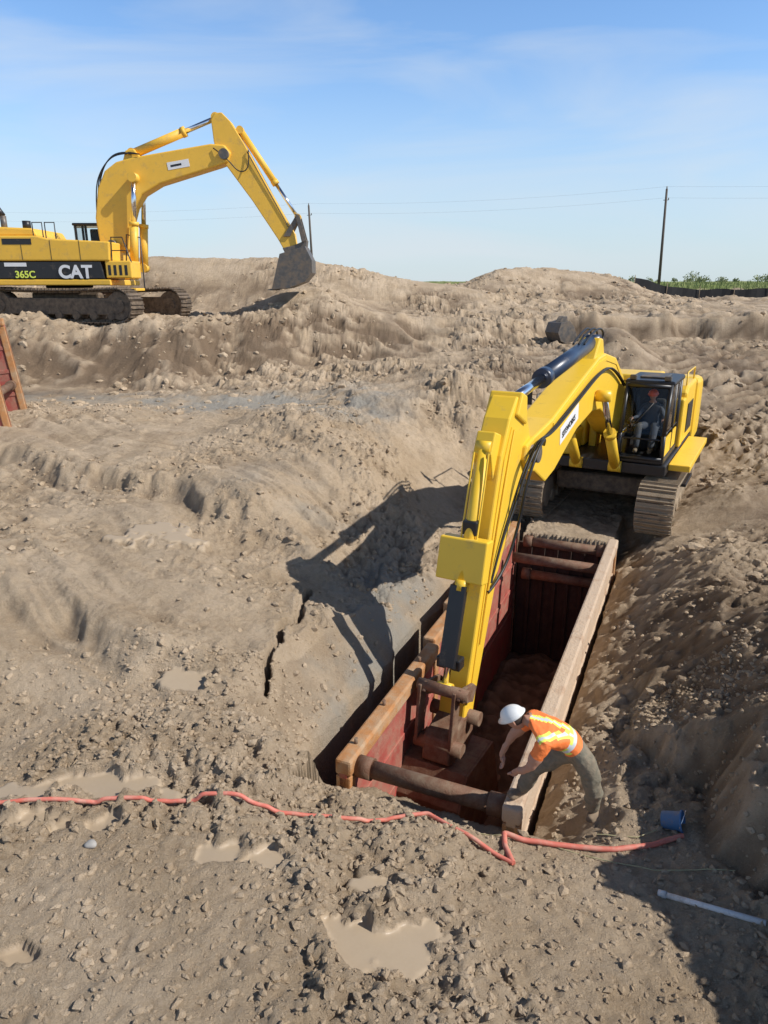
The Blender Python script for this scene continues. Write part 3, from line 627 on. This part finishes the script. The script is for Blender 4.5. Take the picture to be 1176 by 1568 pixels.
tube('handle',[(.14,0,.1),(.1,.12,.16),(0,.17,.18),(-.1,.12,.16),(-.14,0,.1)],.004,BK,M_chr)
bm=bmesh.new();bmesh.ops.create_icosphere(bm,subdivisions=3,radius=.045)
for v in bm.verts: v.co=Vector((v.co.x*1.15,v.co.y*.9,v.co.z*.7))*(1+.12*math.sin(v.co.x*60+v.co.y*40))
me=bpy.data.meshes.new('stone');bm.to_mesh(me);bm.free()
o=addobj('stone',me,None,[M_stone],True);o.location=(-2.45,4.83,gz(-2.45,4.83)+.02)

SB=empty('digging_bucket',(7.15,28.6,gz(7.15,28.6)+.2),math.radians(200)); SB.scale=(.8,.8,.8)
bucket(SB,'bucket',[(0,.55),(.3,.85),(.75,.75),(.9,.3),(.7,-.1),(.2,-.3),(-.35,-.32)],.55,M_grey)
for k,yy in enumerate((-.2,.16)): prism('ear_%d'%k,[(.1,.7),(.2,1.05),(.4,1.05),(.6,.8)],yy,yy+.04,SB,M_grey,.01)

# ---------------------------------------------------------------- poles, fence, shrubs
def pole(name,x,y,h,lean):
    z=gz(x,y); E=empty(name,(x,y,z-.2)); E.rotation_euler=(0,math.radians(lean),0)
    cyl('shaft',(0,0,0),(0,0,h),.15,E,M_wood,14,.10)
    cyl('insulator',(0,0,h),(0,0,h+.22),.05,E,M_grey,10)
    cyl('bracket',(-.25,0,h-1.0),(.25,0,h-1.0),.03,E,M_wood,8)
    cyl('insulator_side',(.25,0,h-1.0),(.25,0,h-.8),.045,E,M_grey,10)
    return (x+math.sin(math.radians(lean))*h,y,z+h)
p1=pole('utility_pole',27.6,75,9.4,-1.6); p2=pole('utility_pole.001',-8.0,85,8.8,-2.0)
WZ=empty('power_lines',(0,0,0))
def wire(a,b,sag,k):
    pts=[]
    for i in range(25):
        t=i/24;pts.append((a[0]+(b[0]-a[0])*t,a[1]+(b[1]-a[1])*t,a[2]+(b[2]-a[2])*t-sag*4*t*(1-t)))
    tube('wire_%d'%k,pts,.005,WZ,M_wire,False,1)
p0=(-52,97,p2[2]+.3);p3=(70,62,p1[2])
k=0
for dz in(0,-1.0):
    for a,b in((p0,p2),(p2,p1),(p1,p3)):
        wire((a[0],a[1],a[2]+dz),(b[0],b[1],b[2]+dz),.5,k);k+=1
E=pole('utility_pole.002',70,62,9.5,0)
SF=empty('silt_fence',(0,0,0))
fx=np.linspace(16,60,120);fy=48+.05*(fx-17)+np.sin(fx*.7)*.15;fz=H(fx,fy)[0]
fz=np.convolve(np.pad(fz,3,'edge'),np.ones(7)/7,'valid')
Vf=[];Ff=[]
for i in range(120):
    top=fz[i]+.62+.04*math.sin(i*.9)
    Vf+= [(fx[i],fy[i],fz[i]-.3),(fx[i],fy[i]+.03*math.sin(i*1.7),top)]
    if i: b=2*i;Ff.append([b-2,b,b+1,b-1])
me=bpy.data.meshes.new('fabric');me.from_pydata(Vf,[],Ff);addobj('fabric',me,SF,[M_fence])
for i in range(0,120,6): cyl('stake_%d'%i,(fx[i],fy[i]-.05,fz[i]-.2),(fx[i],fy[i]-.05,fz[i]+.8),.02,SF,M_post,6)
def leaves(name,cl,m,lsz):
    Vs=[]
    for (cx,cy,cz,rx,rz,cnt) in cl:
        p=rng.normal(0,1,(cnt,3));p/=np.linalg.norm(p,axis=1)[:,None];p*=rng.random((cnt,1))**.5
        c=np.array([cx,cy,cz+rz*.8])+p*np.array([rx,rx,rz])
        u=rng.normal(0,1,(cnt,3));u/=np.linalg.norm(u,axis=1)[:,None];v=np.cross(u,rng.normal(0,1,(cnt,3)));v/=np.linalg.norm(v,axis=1)[:,None]
        s=lsz*rng.uniform(.5,1.3,(cnt,1))
        Vs.append(np.stack([c-u*s,c-v*s*.6,c+u*s,c+v*s*.6],1))
    A=np.concatenate(Vs).reshape(-1,3);return meshnp(name,A,np.arange(len(A)).reshape(-1,4),[m])
M_leaf=mat('shrub_foliage',(.24,.27,.14),.8,0,.4,.4)
cl=[]
for i in range(130):
    X=rng.uniform(52,160);Y=rng.uniform(130,200)
    r=rng.uniform(.4,1.7)*(1.2 if X>75 else .7); cl.append((X,Y,0,r,r*rng.uniform(.5,.85),int(60*r)+8))
zz=H(np.array([c[0] for c in cl]),np.array([c[1] for c in cl]))[0]
cl=[(c[0],c[1],zz[i],c[3],c[4],c[5]) for i,c in enumerate(cl)]
leaves('distant_shrubs',cl,M_leaf,.24)
ng=9000;gx=rng.uniform(18,70,ng);gy=rng.uniform(56,110,ng);gzv=H(gx,gy)[0]
hgt=rng.uniform(.2,.55,ng);a=rng.uniform(0,6.28,ng);wv=.05
Vg=np.stack([np.stack([gx-np.cos(a)*wv,gy-np.sin(a)*wv,gzv],-1),np.stack([gx+np.cos(a)*wv,gy+np.sin(a)*wv,gzv],-1),np.stack([gx+rng.normal(0,.08,ng),gy,gzv+hgt],-1)],1).reshape(-1,3)
M_grass=mat('meadow_grass',(.24,.28,.10),.9,0,.5,.2)
meshnp('meadow_grass',Vg,np.arange(3*ng).reshape(-1,3),[M_grass])

# ---------------------------------------------------------------- people
def human(name,J,edges,labels,headc,look,up,matmap,helm,stripes=True):
    names=list(J);me=bpy.data.meshes.new(name+'_skel')
    me.from_pydata([J[n][0] for n in names],[(names.index(a),names.index(b)) for a,b in edges],[])
    o=bpy.data.objects.new(name+'_skel',me);COL.objects.link(o)
    md=o.modifiers.new('s','SKIN');md.use_smooth_shade=True
    sk=me.skin_vertices[0].data
    for i,n in enumerate(names):
        r=J[n][1];sk[i].radius=(r,r) if not isinstance(r,tuple) else r
        sk[i].use_root=(n=='pelvis')
    sd=o.modifiers.new('u','SUBSURF');sd.levels=3;sd.render_levels=3
    dg=bpy.context.evaluated_depsgraph_get();m2=bpy.data.meshes.new_from_object(o.evaluated_get(dg))
    bpy.data.objects.remove(o)
    m2.materials.clear()
    mats=list(dict.fromkeys(matmap.values()))+[M_vyel,M_vsil]
    for m in mats:m2.materials.append(m)
    seg=[(Vector(J[a][0]),Vector(J[b][0]),labels.get((a,b),'x')) for a,b in edges]
    latv=(Vector(J['shL'][0])-Vector(J['shR'][0])).normalized()
    pv=Vector(J['pelvis'][0]);cv=Vector(J['chest'][0]);ax=(cv-pv)
    if stripes:
        co=np.array([v.co[:] for v in m2.vertices]);no=np.array([v.normal[:] for v in m2.vertices])
        f=fbm(co[:,0]*11+co[:,1]*3,co[:,2]*14,3,500)*.016
        dh=np.min([np.linalg.norm(co-np.array(J[k][0]),axis=1) for k in J if k[0]=='h' and k[1] in'LR' and len(k)>3],axis=0)
        f*=np.clip((dh-.08)/.1,0,1); co+=no*f[:,None]; m2.vertices.foreach_set('co',co.astype(np.float32).ravel())
    for p in m2.polygons:
        p.use_smooth=True;c=p.center;best=9;lab='x'
        for a,b,l in seg:
            t=max(0,min(1,(c-a).dot(b-a)/max(1e-9,(b-a).length_squared)));d=(c-a-(b-a)*t).length
            if d<best:best=d;lab=l
        m=matmap[lab]
        if stripes and lab=='torso':
            la=(c-pv).dot(latv);t=(c-pv).dot(ax)/ax.length_squared
            q=abs(abs(la)-.02-(t-.40)*.13)
            if t<.14: m=matmap['leg']
            elif .30<t<.48: m=M_vyel if not .35<t<.43 else M_vsil
            elif t>=.48 and q<.04: m=M_vyel if q>.015 else M_vsil
        p.material_index=mats.index(m)
    E=empty(name,J['pelvis'][0])
    ob=bpy.data.objects.new('body',m2);COL.objects.link(ob);ob.parent=E;ob.location=-Vector(J['pelvis'][0])
    L_=Vector(look).normalized();U=Vector(up);U=(U-L_*U.dot(L_)).normalized();R=U.cross(L_)
    MM=Matrix((( L_.x,R.x,U.x,0),(L_.y,R.y,U.y,0),(L_.z,R.z,U.z,0),(0,0,0,1)))
    MM.translation=Vector(headc)-Vector(J['pelvis'][0])
    bm=bmesh.new();bmesh.ops.create_uvsphere(bm,u_segments=32,v_segments=24,radius=1)
    for v in bm.verts:
        x,y,z=v.co
        w=.075*(1-.22*max(0,-z));d=.095 if x<0 else .09*(1-.08*max(0,-z))
        X=x*d;Y=y*w;Zz=z*.118
        if x>0:
            nose=math.exp(-(Y/.014)**2-((Zz+.015)/.022)**2)*.024
            brow=math.exp(-(Y/.05)**2-((Zz-.025)/.012)**2)*.006
            eye=-math.exp(-((abs(Y)-.03)/.014)**2-((Zz-.008)/.011)**2)*.008
            lp=math.exp(-(Y/.024)**2-((Zz+.058)/.009)**2)*.006
            chin=math.exp(-(Y/.03)**2-((Zz+.095)/.02)**2)*.012
            X+=nose+brow+eye+lp+chin
        v.co=(X,Y,Zz)
    for s in(-1,1):
        r=bmesh.ops.create_uvsphere(bm,u_segments=10,v_segments=8,radius=1)
        for v in r['verts']: v.co=(v.co.x*.018-.005,v.co.y*.009+s*.076,v.co.z*.032)
    mh=bpy.data.meshes.new('head');bm.to_mesh(mh);bm.free()
    hd=addobj('head',mh,E,[M_skin,M_hair],True);hd.matrix_local=MM
    for p in mh.polygons:
        if p.center.x<-.02 and p.center.z>-.05 and abs(p.center.y)<.075:p.material_index=1
    bm=bmesh.new();bmesh.ops.create_uvsphere(bm,u_segments=32,v_segments=20,radius=1)
    bmesh.ops.delete(bm,geom=[v for v in bm.verts if v.co.z<-.02],context='VERTS')
    for v in bm.verts:
        x,y,z=v.co;rd=1+.03*math.exp(-(y/.12)**2)*(z>.3)
        k=1.0
        if z<.06: k=1.14+(.22*max(0,x))
        v.co=(x*.125*k*rd,y*.105*(1.1 if z<.06 else 1),z*.105*rd+.035)
    bmesh.ops.solidify(bm,geom=bm.faces[:],thickness=.004)
    mh=bpy.data.meshes.new('hard_hat');bm.to_mesh(mh);bm.free()
    hh=addobj('hard_hat',mh,E,[helm],True);hh.matrix_local=MM
    return E
def hand(J,edges,labels,pre,wrist,dirv,side,curl):
    w=Vector(wrist);d=Vector(dirv).normalized();s=Vector(side);s=(s-d*s.dot(d)).normalized();n=d.cross(s)
    J[pre+'palm']=(tuple(w+d*.06),(.036,.018));edges.append((pre+'wr',pre+'palm'));labels[(pre+'wr',pre+'palm')]='skin'
    for k in range(4):
        off=s*(.03-.02*k);ln=(.04,.045,.042,.033)[k]
        a=w+d*.09+off;b=a+(d*.9+n*curl*.4).normalized()*ln;c=b+(d*.5+n*curl).normalized()*ln*.8
        pr=pre+'palm'
        for q,(pt,r) in enumerate(((a,.0095),(b,.009),(c,.0075))):
            nmq=f'{pre}f{k}{q}';J[nmq]=(tuple(pt),r);edges.append((pr,nmq));labels[(pr,nmq)]='skin';pr=nmq
    a=w+d*.035+s*.035;b=a+(d*.7+s*.6).normalized()*.035;c=b+(d+n*.3*curl).normalized()*.03
    pr=pre+'palm'
    for q,(pt,r) in enumerate(((a,.013),(b,.011),(c,.009))):
        nmq=f'{pre}t{q}';J[nmq]=(tuple(pt),r);edges.append((pr,nmq));labels[(pr,nmq)]='skin';pr=nmq
def build_person(name,P,matmap,helm,headc,look,up,hd,stripes=True):
    J={};e=[];lab={}
    for n,r in (('pelvis',.15),('spine',.14),('chest',.155),('neck',.06),('nk2',.055),('hipL',.11),('hipR',.11),('thL',.105),('thR',.105),('knL',.085),('knR',.085),('caL',.085),('caR',.085),('anL',.07),('anR',.07),('heL',.052),('heR',.052),('toL',.048),('toR',.048),
                ('shL',.08),('shR',.08),('uaL',.066),('uaR',.066),('elL',.045),('elR',.045),('wrL',.028),('wrR',.028)): 
        if n in('thL','thR','uaL','uaR','caL','caR'):
            a,b,t={'thL':('hipL','knL',.4),'thR':('hipR','knR',.4),'uaL':('shL','elL',.5),'uaR':('shR','elR',.5),'caL':('knL','anL',.4),'caR':('knR','anR',.4)}[n]
            J[n]=(tuple(Vector(P[a]).lerp(Vector(P[b]),t)),r)
        elif n=='nk2': J[n]=(tuple(Vector(P['neck']).lerp(Vector(headc),.6)),r)
        else: J[n]=(P[n],r)
    def E_(a,b,l):e.append((a,b));lab[(a,b)]=l
    E_('pelvis','spine','torso');E_('spine','chest','torso');E_('chest','neck','torso');E_('neck','nk2','skin')
    for s in'LR':
        E_('pelvis','hip'+s,'leg');E_('hip'+s,'th'+s,'leg');E_('th'+s,'kn'+s,'leg');E_('kn'+s,'ca'+s,'leg');E_('ca'+s,'an'+s,'leg');E_('an'+s,'he'+s,'boot');E_('he'+s,'to'+s,'boot')
        E_('chest','sh'+s,'torso');E_('sh'+s,'ua'+s,'sleeve');E_('ua'+s,'el'+s,'fore' if stripes else 'sleeve');E_('el'+s,'wr'+s,'fore')
    for s in'LR':
        hand(J,e,lab,'h'+s,P['wr'+s],hd[s][0],hd[s][1],hd[s][2])
        for i,(a,b) in enumerate(e):
            if a=='h'+s+'wr': lab.pop((a,b),None);e[i]=('wr'+s,b);lab[('wr'+s,b)]='skin'
    return human(name,J,e,lab,headc,look,up,matmap,helm,stripes)
gzf=-5.1
zt=-4.99
PW=dict(pelvis=(1.85,5.76,-4.17),spine=(1.70,5.77,-4.03),chest=(1.52,5.79,-3.94),neck=(1.39,5.83,-3.91),
 hipL=(1.89,5.65,-4.23),hipR=(1.83,5.88,-4.25),knL=(2.02,5.72,gzf+.48),anL=(2.10,5.94,gzf+.11),heL=(2.14,5.98,gzf+.055),toL=(2.03,5.81,gzf+.045),
 knR=(1.50,5.97,zt+.45),anR=(1.42,6.11,zt+.10),heR=(1.46,6.14,zt+.055),toR=(1.27,6.05,zt+.045),
 shL=(1.47,5.60,-4.0),shR=(1.45,5.97,-3.95),elL=(1.35,5.60,-4.27),elR=(1.27,6.05,-4.22),wrL=(1.26,5.80,-4.46),wrR=(1.18,6.08,-4.46))
mm=dict(torso=M_vest,skin=M_skin,leg=M_pants,boot=M_boot,sleeve=M_vest,fore=M_skin,x=M_pants)
build_person('construction_worker',PW,mm,M_helm,(1.25,5.90,-3.93),(-.75,.4,-.6),(-.5,.1,.85),
  dict(L=((.1,.6,-.8),(-1,0,0),1),R=((.2,-.1,-.9),(0,-1,0),1)))
E2m=Matrix.Translation((EQ[0],EQ[1],EZ))@Matrix.Rotation(math.atan2(h2d.y,h2d.x),4,'Z')
def L2(p): return tuple(E2m@Vector((p[0]+.2,p[1]-1.05+CC,p[2])))
PO=dict(pelvis=(.68,1.05,2.12),spine=(.62,1.05,2.3),chest=(.62,1.05,2.48),neck=(.66,1.05,2.64),
 hipL=(.74,1.16,2.10),hipR=(.74,.94,2.10),knL=(1.18,1.22,2.16),knR=(1.18,.88,2.16),anL=(1.4,1.2,1.76),anR=(1.4,.9,1.76),heL=(1.36,1.2,1.69),heR=(1.36,.9,1.69),toL=(1.56,1.2,1.68),toR=(1.56,.9,1.68),
 shL=(.64,1.23,2.52),shR=(.64,.87,2.52),elL=(.78,1.34,2.3),elR=(.78,.76,2.3),wrL=(1.0,1.38,2.3),wrR=(1.0,.7,2.3))
PO={k:L2(v) for k,v in PO.items()}
fw=Vector((h2d.x,h2d.y,0))
mo=dict(torso=M_dark,skin=M_skin,leg=M_dark,boot=M_boot,sleeve=M_dark,fore=M_dark,x=M_dark)
build_person('excavator_operator',PO,mo,M_helmr,L2((.72,1.05,2.79)),tuple(fw+Vector((0,0,-.25))),(0,0,1),
  dict(L=(tuple(fw),(0,0,1),1),R=(tuple(fw),(0,0,1),1)),False)

# ---------------------------------------------------------------- light, sky, camera
sd=Vector((.95*math.cos(math.radians(42)),-.30*math.cos(math.radians(42)),math.sin(math.radians(42)))).normalized()
sl=bpy.data.lights.new('sun','SUN');sl.energy=5.0;sl.angle=math.radians(.5);sl.color=(1,.955,.89)
so=bpy.data.objects.new('sun',sl);COL.objects.link(so);so.rotation_euler=sd.to_track_quat('Z','Y').to_euler();so.location=(20,-5,25)
w=bpy.data.worlds.new('World');S.world=w;w.use_nodes=True;N=w.node_tree.nodes;L=w.node_tree.links
bg=N['Background'];bg.inputs[1].default_value=.12
sk=N.new('ShaderNodeTexSky');sk.sky_type='NISHITA';sk.sun_disc=False;sk.sun_elevation=math.radians(42);sk.sun_rotation=math.atan2(sd.x,sd.y)
sk.air_density=1.0;sk.dust_density=.3;sk.ozone_density=2.5
tc=N.new('ShaderNodeTexCoord');sx=N.new('ShaderNodeSeparateXYZ');L.new(tc.outputs['Generated'],sx.inputs[0])
tint=N.new('ShaderNodeMix');tint.data_type='RGBA';tint.blend_type='MULTIPLY';tint.inputs[0].default_value=1;L.new(sk.outputs[0],tint.inputs[6])
zd=N.new('ShaderNodeMapRange');zd.inputs[1].default_value=.32;zd.inputs[2].default_value=.75;L.new(sx.outputs['Z'],zd.inputs[0])
tm=N.new('ShaderNodeMix');tm.data_type='RGBA';tm.inputs[6].default_value=(1.2,1.42,1.62,1);tm.inputs[7].default_value=(.4,.4,.45,1);L.new(zd.outputs[0],tm.inputs[0]);L.new(tm.outputs[2],tint.inputs[7])
hz=N.new('ShaderNodeMapRange');hz.interpolation_type='SMOOTHERSTEP';hz.inputs[1].default_value=-.05;hz.inputs[2].default_value=.33;hz.inputs[3].default_value=.85;hz.inputs[4].default_value=0;L.new(sx.outputs['Z'],hz.inputs[0])
hm=N.new('ShaderNodeMix');hm.data_type='RGBA';hm.inputs[7].default_value=(4.9,5.7,6.3,1);L.new(hz.outputs[0],hm.inputs[0]);L.new(tint.outputs[2],hm.inputs[6])
mp=N.new('ShaderNodeMapping');mp.inputs['Scale'].default_value=(1.2,1.2,6);mp.inputs['Rotation'].default_value=(0.25,.35,.4)
L.new(tc.outputs['Generated'],mp.inputs['Vector'])
nz=N.new('ShaderNodeTexNoise');nz.inputs['Scale'].default_value=1.7;nz.inputs['Detail'].default_value=9;nz.inputs['Distortion'].default_value=.7;L.new(mp.outputs[0],nz.inputs['Vector'])
mr=N.new('ShaderNodeMapRange');mr.inputs[1].default_value=.44;mr.inputs[2].default_value=.78;mr.inputs[3].default_value=0;mr.inputs[4].default_value=.7;L.new(nz.outputs['Fac'],mr.inputs[0])
zc=N.new('ShaderNodeMapRange');zc.inputs[1].default_value=.4;zc.inputs[2].default_value=.7;zc.inputs[3].default_value=1;zc.inputs[4].default_value=.15;L.new(sx.outputs['Z'],zc.inputs[0])
mu=N.new('ShaderNodeMath');mu.operation='MULTIPLY';L.new(mr.outputs[0],mu.inputs[0]);L.new(zc.outputs[0],mu.inputs[1])
mx=N.new('ShaderNodeMix');mx.data_type='RGBA';mx.inputs[7].default_value=(6.0,6.5,7.0,1);L.new(mu.outputs[0],mx.inputs[0]);L.new(hm.outputs[2],mx.inputs[6])
L.new(mx.outputs[2],bg.inputs[0])
cam=bpy.data.cameras.new('camera');co=bpy.data.objects.new('camera',cam);COL.objects.link(co);S.camera=co
cam.sensor_fit='VERTICAL';cam.sensor_height=36;cam.lens=36*1090/1568;cam.clip_end=9000;cam.clip_start=.1
co.location=(0,0,0);co.rotation_euler=(math.radians(90-17.5),0,0)
